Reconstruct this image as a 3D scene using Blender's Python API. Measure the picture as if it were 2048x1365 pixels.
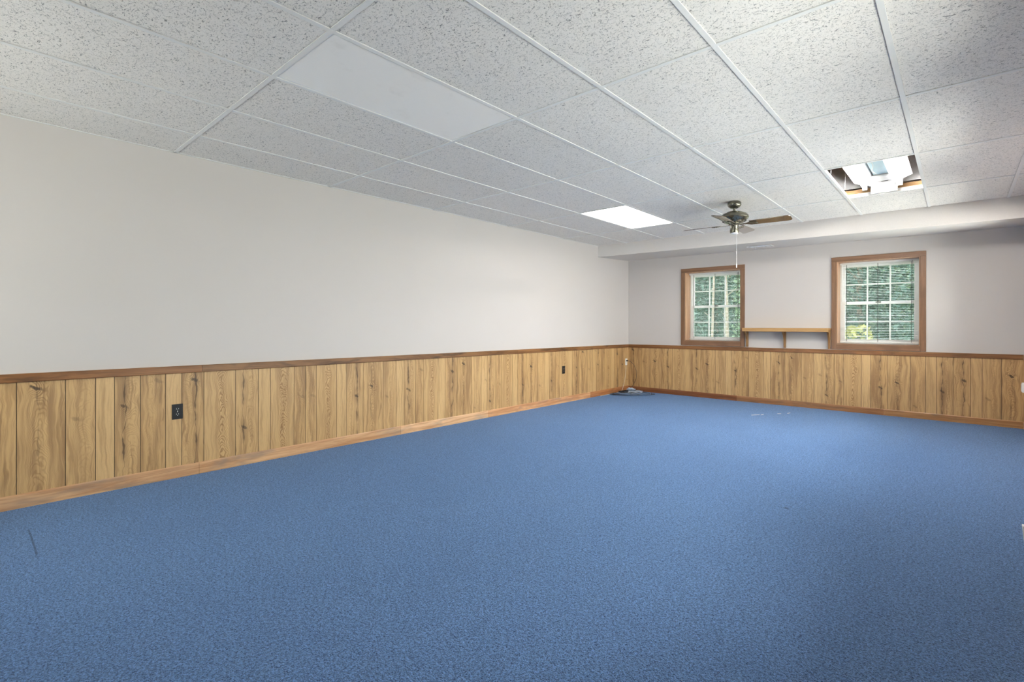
import bpy, bmesh, math, random
from mathutils import Vector, Matrix
from math import sin, cos, pi, radians

for o in list(bpy.data.objects): bpy.data.objects.remove(o)
SC = bpy.context.scene
COL = SC.collection

# ------------------------------------------------------------------ camera
F = 995.064; YAW = 0.72153
cd = bpy.data.cameras.new('camera'); cam = bpy.data.objects.new('camera', cd); COL.objects.link(cam)
cd.sensor_width = 36.0; cd.lens = F / 2048 * 36.0
cd.shift_x = -17.34 / 2048; cd.shift_y = (651.04 - 682.5) / 2048
cd.clip_start = 0.02; cd.clip_end = 300
cam.location = (4.4125, -1.0874, 1.1511)
cam.rotation_euler = (Matrix.Rotation(YAW, 4, 'Z') @ Matrix.Rotation(pi / 2, 4, 'X') @ Matrix.Rotation(0.00204, 4, 'Z')).to_euler()
SC.camera = cam

# ------------------------------------------------------------------ world, sun, exposure
SC.view_settings.view_transform = 'Standard'; SC.view_settings.look = 'None'
SC.view_settings.gamma = 1.0; SC.view_settings.use_curve_mapping = False
SC.view_settings.exposure = 0.80
W = bpy.data.worlds.new('sky'); SC.world = W; W.use_nodes = True
bg = W.node_tree.nodes['Background']
bg.inputs[0].default_value = (0.93, 0.96, 1.0, 1); bg.inputs[1].default_value = 6.5
sl = bpy.data.lights.new('sun', 'SUN'); sl.energy = 1.6; sl.angle = radians(3); sl.color = (1, .96, .88)
so = bpy.data.objects.new('sun', sl); COL.objects.link(so)
so.rotation_euler = Vector((0.35, 0.6, -0.75)).to_track_quat('-Z', 'Y').to_euler()

def area(name, loc, rot, sx, sy, power, portal=False, color=(1, 1, 1), spread=pi):
    l = bpy.data.lights.new(name, 'AREA'); l.shape = 'RECTANGLE'; l.size = sx; l.size_y = sy
    l.energy = power; l.color = color
    if portal: l.cycles.is_portal = True
    l.spread = spread
    o = bpy.data.objects.new(name, l); COL.objects.link(o); o.location = loc; o.rotation_euler = rot
    return o

# room numbers (metres): x from the left wall, y towards the window wall, z up
YB = 6.831; XR = 4.975; YR = -2.6; H = 2.44; YS = 5.85; T = 0.28
# window openings in the walls: (start, end, z0, z1)
WZ0, WZ1 = 0.905, 2.02
WB = [(1.04, 1.917), (3.172, 4.052)]
WR = [(0.35, 1.95), (2.55, 4.15), (4.6, 6.3)]  # unseen openings assumed in the right wall, fill lamps stand outside
WREAR = [(0.5, 1.9)]  # unseen opening added behind the camera to let fill light in
for i, (a, b) in enumerate(WB):   # daylight enters through the real openings
    area('portal', ((a + b) / 2, YB + T + .02, (WZ0 + WZ1) / 2), (-pi / 2, 0, 0), b - a, WZ1 - WZ0, 1, True)
FILL_TINT = (1, .93, .86)
for i, (a, b) in enumerate(WR):   # fill lamps added outside unseen windows assumed in the right wall
    area('window_daylight', (XR + T + .03, (a + b) / 2, (WZ0 + WZ1) / 2), (0, pi / 2, 0), WZ1 - WZ0, b - a, (38, 30, 38)[i], color=FILL_TINT)
for i, (a, b) in enumerate(WREAR):  # fill lamp outside the unseen window added behind the camera
    area('window_daylight', ((a + b) / 2, YR - T - .03, (WZ0 + WZ1) / 2), (pi / 2, 0, 0), b - a, WZ1 - WZ0, 32, color=FILL_TINT)

# ------------------------------------------------------------------ mesh building
class MB:
    def __init__(s): s.v = []; s.f = []; s.m = []; s.a = {}; s.cur = {}
    def _add(s, vs, fs, mi=0):
        n = len(s.v); s.v += [tuple(v) for v in vs]
        for f in fs: s.f.append(tuple(i + n for i in f)); s.m.append(mi)
        for k, val in s.cur.items():
            s.a.setdefault(k, {})
            for i in range(n, len(s.v)): s.a[k][i] = val
        return s
    def box(s, x0, x1, y0, y1, z0, z1, mi=0):
        vs = [(x, y, z) for x in (x0, x1) for y in (y0, y1) for z in (z0, z1)]
        return s._add(vs, [(0, 1, 3, 2), (4, 6, 7, 5), (0, 4, 5, 1), (2, 3, 7, 6), (0, 2, 6, 4), (1, 5, 7, 3)], mi)
    def hexa(s, p, mi=0):   # p: 8 points, bottom loop then top loop
        return s._add(p, [(3, 2, 1, 0), (4, 5, 6, 7), (0, 1, 5, 4), (1, 2, 6, 5), (2, 3, 7, 6), (3, 0, 4, 7)], mi)
    def rot_box(s, c, size, M, mi=0):
        c = Vector(c); hx, hy, hz = [q / 2 for q in size]
        vs = [c + M @ Vector((x, y, z)) for x in (-hx, hx) for y in (-hy, hy) for z in (-hz, hz)]
        return s._add(vs, [(0, 1, 3, 2), (4, 6, 7, 5), (0, 4, 5, 1), (2, 3, 7, 6), (0, 2, 6, 4), (1, 5, 7, 3)], mi)
    def bar(s, a, b, w, h, mi=0):
        a = Vector(a); b = Vector(b); d = b - a; q = d.to_track_quat('X', 'Z').to_matrix()
        return s.rot_box((a + b) / 2, (d.length, w, h), q, mi)
    def tube(s, pts, r, n=8, mi=0, cap=True):
        pts = [Vector(p) for p in pts]; R = r if isinstance(r, (list, tuple)) else [r] * len(pts)
        vs = []; fs = []; up = Vector((0.13, 0.21, 0.97)).normalized()
        for i, p in enumerate(pts):
            t = (pts[min(i + 1, len(pts) - 1)] - pts[max(i - 1, 0)]).normalized()
            a = t.cross(up)
            if a.length < .05: a = t.cross(Vector((1, 0, 0)))
            a.normalize(); b = t.cross(a)
            for k in range(n):
                q = 2 * pi * k / n; vs.append(p + (a * cos(q) + b * sin(q)) * R[i])
        for i in range(len(pts) - 1):
            for k in range(n):
                k2 = (k + 1) % n; fs.append((i * n + k, i * n + k2, (i + 1) * n + k2, (i + 1) * n + k))
        if cap:
            fs.append(tuple(range(n))); fs.append(tuple((len(pts) - 1) * n + k for k in reversed(range(n))))
        return s._add(vs, fs, mi)
    def lathe(s, prof, c=(0, 0, 0), n=40, mi=0):   # prof: (r, z) from top to bottom
        vs = []; fs = []
        for r, z in prof:
            for k in range(n):
                q = 2 * pi * k / n; vs.append((c[0] + r * cos(q), c[1] + r * sin(q), c[2] + z))
        for i in range(len(prof) - 1):
            for k in range(n):
                k2 = (k + 1) % n; fs.append((i * n + k, (i + 1) * n + k, (i + 1) * n + k2, i * n + k2))
        fs.append(tuple(range(n))); fs.append(tuple((len(prof) - 1) * n + k for k in reversed(range(n))))
        return s._add(vs, fs, mi)
    def prism(s, poly, axis, a, b, mi=0):   # poly in the plane perpendicular to axis
        def P(u, v, w): return {'x': (w, u, v), 'y': (u, w, v), 'z': (u, v, w)}[axis]
        n = len(poly); vs = [P(u, v, a) for u, v in poly] + [P(u, v, b) for u, v in poly]
        fs = [tuple(range(n)), tuple(reversed(range(n, 2 * n)))] + [(i, n + i, n + (i + 1) % n, (i + 1) % n) for i in range(n)]
        return s._add(vs, fs, mi)
    def build(s, name, mats, parent=None, smooth=False, bevel=0, loc=(0, 0, 0), fix=True):
        me = bpy.data.meshes.new(name); me.from_pydata(s.v, [], s.f)
        mats = mats if isinstance(mats, (list, tuple)) else [mats]
        for m in mats: me.materials.append(m)
        me.polygons.foreach_set('material_index', s.m)
        for k, d in s.a.items():
            at = me.attributes.new(k, 'FLOAT_VECTOR', 'POINT')
            for i, val in d.items(): at.data[i].vector = val
        if fix:
            bm = bmesh.new(); bm.from_mesh(me); bmesh.ops.recalc_face_normals(bm, faces=bm.faces); bm.to_mesh(me); bm.free()
        if smooth:
            me.polygons.foreach_set('use_smooth', [True] * len(me.polygons))
            me.set_sharp_from_angle(angle=radians(smooth if smooth is not True else 40))
        me.update()
        o = bpy.data.objects.new(name, me); COL.objects.link(o); o.location = loc
        if parent is not None: o.parent = parent
        if bevel:
            b = o.modifiers.new('bevel', 'BEVEL'); b.width = bevel; b.segments = 2; b.limit_method = 'ANGLE'; b.angle_limit = radians(50)
        return o

def empty(name, loc, rz=0):
    o = bpy.data.objects.new(name, None); COL.objects.link(o); o.location = loc; o.rotation_euler = (0, 0, rz)
    o.empty_display_size = .1
    return o
def tag(o, label, cat, group=None, kind=None):
    o['label'] = label; o['category'] = cat
    if group: o['group'] = group
    if kind: o['kind'] = kind
    return o
def struct(o): o['kind'] = 'structure'; return o

def smooth_path(pts, n=8):
    pts = [Vector(p) for p in pts]; out = []
    for i in range(len(pts) - 1):
        p0 = pts[max(i - 1, 0)]; p1 = pts[i]; p2 = pts[i + 1]; p3 = pts[min(i + 2, len(pts) - 1)]
        for k in range(n):
            t = k / n
            out.append(.5 * ((2 * p1) + (p2 - p0) * t + (2 * p0 - 5 * p1 + 4 * p2 - p3) * t * t + (3 * p1 - p0 - 3 * p2 + p3) * t ** 3))
    out.append(pts[-1]); return out

# ------------------------------------------------------------------ node helper
class N:
    def __init__(s, name, rough=.5, metallic=0, spec=.5):
        s.mat = bpy.data.materials.new(name); s.mat.use_nodes = True; s.t = s.mat.node_tree
        s.b = s.t.nodes['Principled BSDF']
        s.b.inputs['Roughness'].default_value = rough; s.b.inputs['Metallic'].default_value = metallic
        s.b.inputs['Specular IOR Level'].default_value = spec
    def put(s, inp, v):
        if isinstance(v, bpy.types.NodeSocket): s.t.links.new(v, inp)
        elif isinstance(v, (tuple, list)):
            inp.default_value = tuple(v) + ((1,) if len(inp.default_value) == 4 and len(v) == 3 else ())
        else: inp.default_value = v
    def m(s, op, a, b=0.0, c=0.0, clamp=False):
        n = s.t.nodes.new('ShaderNodeMath'); n.operation = op; n.use_clamp = clamp
        s.put(n.inputs[0], a); s.put(n.inputs[1], b)
        if len(n.inputs) > 2: s.put(n.inputs[2], c)
        return n.outputs[0]
    def add(s, a, b): return s.m('ADD', a, b)
    def sub(s, a, b): return s.m('SUBTRACT', a, b)
    def mul(s, a, b): return s.m('MULTIPLY', a, b)
    def xyz(s, x, y, z):
        n = s.t.nodes.new('ShaderNodeCombineXYZ'); s.put(n.inputs[0], x); s.put(n.inputs[1], y); s.put(n.inputs[2], z); return n.outputs[0]
    def sep(s, v):
        n = s.t.nodes.new('ShaderNodeSeparateXYZ'); s.t.links.new(v, n.inputs[0]); return n.outputs[0], n.outputs[1], n.outputs[2]
    def obj(s): return s.t.nodes.new('ShaderNodeTexCoord').outputs['Object']
    def attr(s, k):
        n = s.t.nodes.new('ShaderNodeAttribute'); n.attribute_name = k; return n.outputs['Vector']
    def vscale(s, v, sc):
        n = s.t.nodes.new('ShaderNodeVectorMath'); n.operation = 'MULTIPLY'; s.t.links.new(v, n.inputs[0]); n.inputs[1].default_value = sc; return n.outputs[0]
    def noise(s, v, scale=1, detail=2, rough=.5, dist=0, color=False):
        n = s.t.nodes.new('ShaderNodeTexNoise'); s.t.links.new(v, n.inputs['Vector'])
        n.inputs['Scale'].default_value = scale; n.inputs['Detail'].default_value = detail
        n.inputs['Roughness'].default_value = rough; n.inputs['Distortion'].default_value = dist
        return n.outputs['Color' if color else 'Fac']
    def voro(s, v, scale=1, feature='F1', out='Distance'):
        n = s.t.nodes.new('ShaderNodeTexVoronoi'); n.feature = feature; s.t.links.new(v, n.inputs['Vector']); n.inputs['Scale'].default_value = scale
        return n.outputs[out]
    def step(s, v, a, b):   # smooth 0..1 between a and b (a > b gives the inverse)
        n = s.t.nodes.new('ShaderNodeMapRange'); n.interpolation_type = 'SMOOTHSTEP'; s.put(n.inputs[0], v)
        if a < b: n.inputs[1].default_value = a; n.inputs[2].default_value = b; n.inputs[3].default_value = 0; n.inputs[4].default_value = 1
        else: n.inputs[1].default_value = b; n.inputs[2].default_value = a; n.inputs[3].default_value = 1; n.inputs[4].default_value = 0
        return n.outputs[0]
    def mix(s, f, a, b):
        n = s.t.nodes.new('ShaderNodeMix'); n.data_type = 'RGBA'; s.put(n.inputs[0], f)
        ci = [i for i in n.inputs if i.type == 'RGBA']; s.put(ci[0], a); s.put(ci[1], b)
        return [o for o in n.outputs if o.type == 'RGBA'][0]
    def bump(s, h, strength=.3, dist=.01):
        n = s.t.nodes.new('ShaderNodeBump'); n.inputs['Strength'].default_value = strength; n.inputs['Distance'].default_value = dist
        s.t.links.new(h, n.inputs['Height']); s.t.links.new(n.outputs[0], s.b.inputs['Normal'])
    def color(s, c): s.put(s.b.inputs['Base Color'], c); return s
    def rough(s, c): s.put(s.b.inputs['Roughness'], c); return s

def srgb(r, g, b):
    f = lambda c: (c / 255 / 12.92) if c / 255 <= .04045 else ((c / 255 + .055) / 1.055) ** 2.4
    return (f(r), f(g), f(b))

def plain(name, c, rough=.5, metallic=0, var=.06, scale=30, bump=0):
    n = N(name, rough, metallic); q = n.noise(n.obj(), scale, 3)
    n.color(n.mix(q, tuple(k * (1 - var) for k in c), tuple(min(1, k * (1 + var)) for k in c)))
    if bump: n.bump(q, bump, .002)
    return n.mat

M = {}
# painted wall
n = N('wall_paint', .55, spec=.3); P = n.obj()
q = n.noise(P, 260, 3, .6); big = n.noise(P, .9, 2)
spots = n.step(n.voro(P, 1.7), .010, .006)
c = n.mix(big, (.575, .53, .503), (.615, .567, .537)); c = n.mix(n.mul(q, .12), c, (.52, .49, .46))
n.color(n.mix(n.mul(spots, .6), c, (.2, .18, .16))); n.bump(q, .12, .0015); M['wall'] = n.mat
# rougher sprayed soffit
n = N('soffit_paint', .6, spec=.3); P = n.obj(); q = n.noise(P, 90, 4, .65)
n.color(n.mix(q, (.64, .60, .565), (.72, .675, .64))); n.bump(q, .35, .004); M['soffit'] = n.mat
# ceiling tile with fissures
n = N('ceiling_tile', .8, spec=.2); P = n.obj()
Pd = n.vscale(P, (0.62, 1.0, 1.0))
a = n.noise(Pd, 42, 2, .5, .7); mask = n.noise(Pd, 95, 1, .5, .3)
line = n.step(n.m('ABSOLUTE', n.sub(a, .5)), .017, .006)
fis = n.mul(line, n.step(mask, .49, .54))
a2 = n.noise(n.vscale(P, (1, .8, 1)), 75, 2, .5, .5); mask2 = n.noise(P, 130, 1)
fis2 = n.mul(n.step(n.m('ABSOLUTE', n.sub(a2, .48)), .022, .008), n.step(mask2, .52, .57))
pin = n.step(n.noise(P, 330, 1, .5), .33, .27)
grain = n.noise(P, 420, 3, .7)
hole = n.m('MAXIMUM', fis, n.m('MAXIMUM', n.mul(fis2, .75), n.mul(pin, .3)))
c = n.mix(grain, (.76, .72, .675), (.98, .93, .875)); n.color(n.mix(n.mul(hole, .80), c, (.16, .16, .16)))  # holes coloured dark, painting in the shade of their depth
n.bump(n.sub(n.mul(grain, .35), hole), .8, .003); M['tile'] = n.mat
M['tee'] = plain('painted_steel', (.78, .765, .74), .42, 0, .02)
# carpet
n = N('carpet', .95, spec=.15); P = n.obj()
v = n.noise(P, 210, 2, .6, .8); v2 = n.voro(P, 190); patch = n.noise(P, 1.3, 3, .55); fl = n.voro(P, 9)
v3 = n.noise(P, 95, 2, .6, .5)
t = n.m('ADD', n.mul(n.step(v, .36, .64), .55), n.m('ADD', n.mul(n.step(v2, .75, .15), .13), n.mul(n.step(v3, .38, .62), .32)))
c = n.mix(t, (.002, .014, .080), (.29, .53, .99))
c = n.mix(n.mul(patch, .35), c, (.075, .155, .36))
c = n.mix(n.mul(n.step(fl, .02, .012), .7), c, (.6, .6, .6))
cx_, cy_, cz_ = n.sep(P)
seam = n.mul(n.step(n.m('ABSOLUTE', n.add(n.sub(cy_, -.815), n.mul(n.sub(patch, .5), .02))), .006, .002), n.step(n.m('ABSOLUTE', n.sub(cx_, .74)), .26, .2))
spot = n.step(n.m('SQRT', n.add(n.m('POWER', n.sub(cx_, 3.598), 2), n.m('POWER', n.sub(cy_, 2.377), 2))), .022, .010)
c = n.mix(n.mul(n.m('MAXIMUM', seam, spot), .6), c, (.004, .010, .03))
n.color(c); n.bump(n.add(v, n.mul(v2, -.6)), 1.0, .009)
n.b.inputs['Sheen Weight'].default_value = .38; n.b.inputs['Sheen Roughness'].default_value = .3; n.b.inputs['Sheen Tint'].default_value = (.55, .72, 1, 1)
M['carpet'] = n.mat
# printed oak panelling: per-plank attributes drive the figure
def wood_panel(name):
    n = N(name, .42, spec=.45)
    u, z, _ = n.sep(n.attr('uz')); seed, cath, tone = n.sep(n.attr('pa')); ku, kz, knot = n.sep(n.attr('pb')); uc, crack, streak = n.sep(n.attr('pc'))
    S = n.mul(seed, 17.31)
    w1 = n.sub(n.noise(n.xyz(n.add(n.mul(u, 3), S), n.mul(z, 2.2), S), 1.6, 2), .5)
    w2 = n.sub(n.noise(n.xyz(n.add(n.mul(u, 9), S), n.mul(z, 6), S), 1.5, 2), .5)
    uu = n.add(u, n.add(n.mul(w1, .07), n.mul(w2, .012)))
    # knot distance
    wk = n.sub(n.noise(n.xyz(n.mul(u, 40), n.mul(z, 28), S), 1, 3, .6), .5)
    du = n.m('DIVIDE', n.add(n.sub(u, ku), n.mul(w2, .02)), .020); dz = n.m('DIVIDE', n.add(n.sub(z, kz), n.mul(n.sub(u, ku), .5)), .012)
    dk = n.add(n.m('SQRT', n.add(n.mul(du, du), n.mul(dz, dz))), n.mul(wk, 3.6))
    dw = n.m('SQRT', n.add(n.mul(n.mul(du, du), .22), n.mul(n.mul(dz, dz), .035)))
    halo = n.m('EXPONENT', n.mul(n.mul(dw, dw), -1.0))
    # cathedral figure
    x = n.sub(uu, uc)
    ph = n.add(n.add(n.mul(z, 20), n.mul(n.mul(x, x), 1500)), n.add(n.add(n.mul(w2, 7.0), n.mul(w1, 9.0)), n.mul(n.mul(halo, knot), 5)))
    ring = n.m('SINE', n.mul(ph, 2 * pi))
    g1b = n.noise(n.xyz(n.mul(uu, 30), n.mul(z, 5), S), 1, 2)
    near = n.m('EXPONENT', n.mul(n.mul(x, x), -330))
    amp = n.mul(cath, n.add(n.mul(near, .8), .12))
    ring = n.mul(n.mul(n.step(ring, -.2, 1.0), amp), n.add(.45, g1b))
    # straight grain
    g1 = n.noise(n.xyz(n.mul(uu, 55), n.mul(z, 2.0), S), 1, 4, .65)
    g2 = n.noise(n.xyz(n.mul(u, 420), n.mul(z, 22), S), 1, 2, .6)
    g3 = n.noise(n.xyz(n.add(n.mul(uu, 16), S), n.mul(z, .9), S), 1, 3, .6)
    g4 = n.noise(n.xyz(n.add(n.mul(uu, 42), S), n.mul(z, 2.6), S), 1, 3, .6, .5)
    pore = n.noise(n.xyz(n.mul(u, 300), n.mul(z, 300), S), 1, 2, .6)
    # flowing dark streaks and halo
    st = n.mul(n.m('MAXIMUM', n.step(g3, .47, .66), n.mul(n.step(g4, .52, .66), .9)), streak)
    hs = n.mul(n.mul(halo, knot), n.step(n.m('SINE', n.mul(ph, 2 * pi)), -.4, .9))
    # meandering crack line through the knot, with side barbs
    cr0 = n.sub(n.sub(u, ku), n.add(n.mul(w1, .05), n.mul(w2, .05)))
    crm = n.noise(n.xyz(S, n.mul(z, 9), 3.3), 1, 2)
    wd = n.add(.0012, n.mul(n.step(crm, .4, .7), .0045))
    ck = n.mul(n.m('LESS_THAN', n.m('ABSOLUTE', cr0), wd), crack)
    cks = n.mul(n.step(n.m('ABSOLUTE', cr0), .034, .0), n.mul(crack, n.step(crm, .3, .65)))
    kd = n.mul(n.step(dk, 1.5, .5), knot)
    base = n.mix(tone, (.60, .36, .148), (.70, .45, .205))
    base = n.mix(n.mul(n.step(g1, .40, .70), .65), base, (.36, .20, .075))
    base = n.mix(n.mul(g2, .28), base, (.32, .18, .07))
    base = n.mix(n.mul(pore, .10), base, (.75, .60, .38))
    base = n.mix(n.mul(ring, .85), base, (.27, .135, .045))
    base = n.mix(n.mul(st, .74), base, (.23, .115, .048))
    base = n.mix(n.mul(hs, .55), base, (.17, .085, .035))
    base = n.mix(n.mul(cks, .5), base, (.20, .11, .05))
    base = n.mix(n.mul(ck, .85), base, (.06, .032, .016))
    base = n.mix(n.mul(kd, .85), base, (.05, .03, .018))
    n.color(base); n.bump(n.add(g2, n.mul(pore, .4)), .12, .001)
    return n.mat
M['oak'] = wood_panel('oak_print'); M['groove'] = plain('panel_groove', (.07, .038, .015), .6)
def stain_wood(name, axis, c1, c2, c3, rough=.4, mott=1.0, tinted=False):
    n = N(name, rough, spec=.4); P = n.obj()
    sc = {'x': (1.6, 26, 26), 'y': (26, 1.6, 26), 'z': (26, 26, 1.6)}[axis]
    g = n.noise(n.vscale(P, sc), 1, 5, .65, .6); f = n.noise(n.vscale(P, tuple(k * 9 for k in sc)), 1, 2); b = n.noise(n.vscale(P, {'x': (2.5, 9, 9), 'y': (9, 2.5, 9), 'z': (9, 9, 2.5)}[axis]), 1, 3, .6, .4)
    c = n.mix(n.step(g, .32, .68), c1, c2)
    c = n.mix(n.mul(n.step(b, .50, .72), .75 * mott), c, c3)
    c = n.mix(n.mul(f, .25), c, tuple(k * .35 for k in c1))
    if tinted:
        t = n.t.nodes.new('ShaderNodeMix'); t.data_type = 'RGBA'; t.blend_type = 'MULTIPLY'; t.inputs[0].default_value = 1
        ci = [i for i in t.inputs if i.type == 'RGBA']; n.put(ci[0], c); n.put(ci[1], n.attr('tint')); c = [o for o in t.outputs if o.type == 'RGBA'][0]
    n.color(c); n.bump(g, .12, .002); return n.mat
M['rail_y'] = stain_wood('rail_stain', 'y', (.20, .085, .028), (.36, .17, .062), (.045, .025, .014), .38, 1, True)
M['rail_x'] = stain_wood('rail_stain_long', 'x', (.21, .088, .03), (.34, .16, .06), (.09, .045, .022), .38, .7, True)
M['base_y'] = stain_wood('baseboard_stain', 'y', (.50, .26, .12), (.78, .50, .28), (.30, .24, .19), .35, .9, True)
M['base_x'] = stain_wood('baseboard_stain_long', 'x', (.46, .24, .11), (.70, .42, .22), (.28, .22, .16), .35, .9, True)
M['case_x'] = stain_wood('casing_stain_long', 'x', (.20, .10, .05), (.30, .155, .085), (.11, .06, .035), .35, .6)
M['case_z'] = stain_wood('casing_stain_upright', 'z', (.20, .10, .05), (.30, .155, .085), (.11, .06, .035), .35, .6)
M['jamb'] = stain_wood('jamb_wood', 'z', (.50, .27, .15), (.66, .40, .25), (.40, .20, .11), .35, .5)
M['shelf'] = stain_wood('shelf_pine', 'x', (.42, .22, .075), (.56, .33, .13), (.34, .16, .05), .4, .5)
M['bracket'] = stain_wood('bracket_wood', 'z', (.24, .115, .035), (.38, .20, .075), (.13, .06, .02), .4, .7)
M['lumber'] = stain_wood('rough_lumber', 'x', (.62, .38, .18), (.82, .58, .32), (.50, .28, .12), .7, .6)
M['lumber_dark'] = stain_wood('aged_lumber', 'x', (.30, .17, .08), (.45, .27, .14), (.18, .10, .05), .7, .6)
M['deck'] = stain_wood('plywood', 'x', (.34, .22, .13), (.46, .32, .20), (.22, .14, .08), .7, .6)
M['vinyl'] = plain('white_vinyl', (.92, .92, .91), .3, 0, .01)
M['white_metal'] = plain('white_enamel', (.86, .86, .86), .25, 0, .02)
M['white_plastic'] = plain('white_plastic', (.80, .79, .75), .35, 0, .02)
M['black_plastic'] = plain('black_plastic', (.012, .012, .013), .3, 0, .1)
M['cord_black'] = plain('black_cord', (.02, .018, .017), .4, 0, .1)
M['cord_white'] = plain('white_cord', (.70, .66, .58), .4, 0, .05)
M['cord_pale'] = plain('pale_cord', (.50, .56, .66), .3, 0, .1)
M['cord_blue'] = plain('grey_blue_cord', (.10, .15, .24), .35, 0, .1)
M['plastic_film'] = plain('pale_plastic', (.40, .48, .60), .2, 0, .35)
M['slat'] = plain('blind_slat', (.80, .80, .78), .3, 0, .02)
M['blind_cord'] = plain('blind_cord', (.03, .03, .03), .6, 0, .1)
M['slot'] = plain('contact_metal', (.75, .73, .68), .3, .6, .05)
M['dark_hole'] = plain('dark_slot', (.03, .03, .03), .6, 0, .1)
M['galv'] = plain('galvanised_steel', (.42, .43, .44), .45, .6, .15)
# glass: clear with a fresnel reflection
g = bpy.data.materials.new('window_glass'); g.use_nodes = True; t = g.node_tree; t.nodes.clear()
o_ = t.nodes.new('ShaderNodeOutputMaterial'); mx = t.nodes.new('ShaderNodeMixShader'); tr = t.nodes.new('ShaderNodeBsdfTransparent'); gl = t.nodes.new('ShaderNodeBsdfGlossy'); fr = t.nodes.new('ShaderNodeFresnel')
tr.inputs[0].default_value = (.93, .97, .95, 1); gl.inputs['Roughness'].default_value = .02; fr.inputs[0].default_value = 1.35
t.links.new(fr.outputs[0], mx.inputs[0]); t.links.new(tr.outputs[0], mx.inputs[1]); t.links.new(gl.outputs[0], mx.inputs[2]); t.links.new(mx.outputs[0], o_.inputs[0]); M['glass'] = g
# fan finishes
n = N('antique_pewter', .22, .85); n.color(n.mix(n.noise(n.obj(), 60, 3), (.13, .125, .10), (.22, .21, .17))); M['pewter'] = n.mat
n = N('fan_blade_wood', .16, spec=.6); n.color(n.mix(n.noise(n.vscale(n.obj(), (60, 60, 60)), 1, 3), (.050, .038, .026), (.13, .085, .05))); n.b.inputs['Coat Weight'].default_value = 1.0; n.b.inputs['Coat Roughness'].default_value = .08; n.b.inputs['Coat IOR'].default_value = 1.9; M['blade'] = n.mat
# prismatic lens
def lens(name, emit):
    n = N(name, .24, spec=.8); P = n.obj(); x, y, z = n.sep(P)
    a = n.mul(n.m('SINE', n.mul(n.add(x, y), 620)), n.m('SINE', n.mul(n.sub(x, y), 620)))
    d = n.noise(P, 5, 4, .6); n.color(n.mix(n.step(d, .55, .75), (.90, .88, .85), (.82, .80, .77))); n.bump(a, .12, .002)
    if emit: n.b.inputs['Emission Color'].default_value = (1, .965, .92, 1); n.b.inputs['Emission Strength'].default_value = emit
    return n.mat
M['lens_off'] = lens('prismatic_lens', 0.0); M['lens_on'] = lens('prismatic_lens_lit', 5.0)
n = N('fluorescent_tube', .3); n.color((.9, .9, .9)); n.b.inputs['Emission Color'].default_value = (1, .965, .92, 1); n.b.inputs['Emission Strength'].default_value = 125; M['tube'] = n.mat

# ------------------------------------------------------------------ shell
fl = struct(MB().box(-T, XR + T, YR - T, YB + T, -.12, 0).build('floor', M['carpet']))
def wall_boxes(mb, a0, a1, holes, mk):
    """mk(u0,u1,z0,z1) adds a wall block; holes are openings between WZ0 and WZ1"""
    u = a0
    for (h0, h1) in holes:
        mk(u, h0, 0, 3.1); mk(h0, h1, 0, WZ0); mk(h0, h1, WZ1, 3.1); u = h1
    mk(u, a1, 0, 3.1)
mb = MB(); mb.box(-T, 0, YR - T, YB + T, 0, 3.1); wl = struct(mb.build('wall_left', M['wall']))
mb = MB(); wall_boxes(mb, 0, XR, WB, lambda a, b, c, d: mb.box(a, b, YB, YB + T, c, d)); wb = struct(mb.build('wall_back', M['wall']))
mb = MB(); wall_boxes(mb, YR - T, YB + T, WR, lambda a, b, c, d: mb.box(XR, XR + T, a, b, c, d)); wr = struct(mb.build('wall_right', M['wall']))
mb = MB(); wall_boxes(mb, 0, XR, WREAR, lambda a, b, c, d: mb.box(a, b, YR - T, YR, c, d)); wf = struct(mb.build('wall_front', M['wall']))

# soffit over the windows
so_ = MB().hexa([(0, YS - .018, 2.264), (XR, YS + .022, 2.222), (XR, YB, 2.277), (0, YB, 2.300),
                 (0, YS - .018, 3.05), (XR, YS + .022, 3.05), (XR, YB, 3.05), (0, YB, 3.05)])
sof = struct(so_.build('trim_5', M['soffit'], bevel=.004)); sof['label'] = 'boxed soffit running along the top of the window wall'

# ceiling: lay-in tiles (2 ft by 4 ft) above a tee grid
CX = [.5186 + (i - 1) * .6096 for i in range(0, 9)]; CX = [c for c in CX if c > .05]
RY = [i * 1.2192 for i in range(-3, 6)]
xs = [0.0] + CX + [XR]; ys = [YR] + [r for r in RY if YR < r < YS] + [YS + .01]
OPEN = {('x', 3.5666), ('x', 2)}
def cell_kind(x0, x1, y0, y1):
    cx_ = (x0 + x1) / 2; cy_ = (y0 + y1) / 2
    if 3.57 < cx_ < 4.17 and 3.66 < cy_ < 4.87: return 'open'
    if 1.74 < cx_ < 2.34 and 0 < cy_ < 1.2: return 'light1'
    if 1.13 < cx_ < 1.73 and 3.66 < cy_ < 4.87: return 'light2'
    return 'tile'
mb = MB()
for i in range(len(xs) - 1):
    for j in range(len(ys) - 1):
        if cell_kind(xs[i], xs[i + 1], ys[j], ys[j + 1]) == 'tile':
            mb.box(xs[i] + .003, xs[i + 1] - .003, ys[j] + .003, ys[j + 1] - .003, H + .004, H + .018)
ceil = struct(mb.build('ceiling', M['tile']))
mb = MB(); TW = .012
for x in CX: mb.box(x - TW, x + TW, YR, YS + .01, H - .0015, H + .003); mb.box(x - .001, x + .001, YR, YS, H + .003, H + .04)
for y in ys[1:-1]:
    for i in range(len(xs) - 1):
        mb.box(xs[i] + (TW if i else 0), xs[i + 1] - (TW if i < len(xs) - 2 else 0), y - TW, y + TW, H - .0010, H + .003)
        mb.box(xs[i], xs[i + 1], y - .001, y + .001, H + .003, H + .035)
mb.box(0, .014, YR, YS, H - .001, H + .003); mb.box(XR - .014, XR, YR, YS, H - .001, H + .003)
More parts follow.
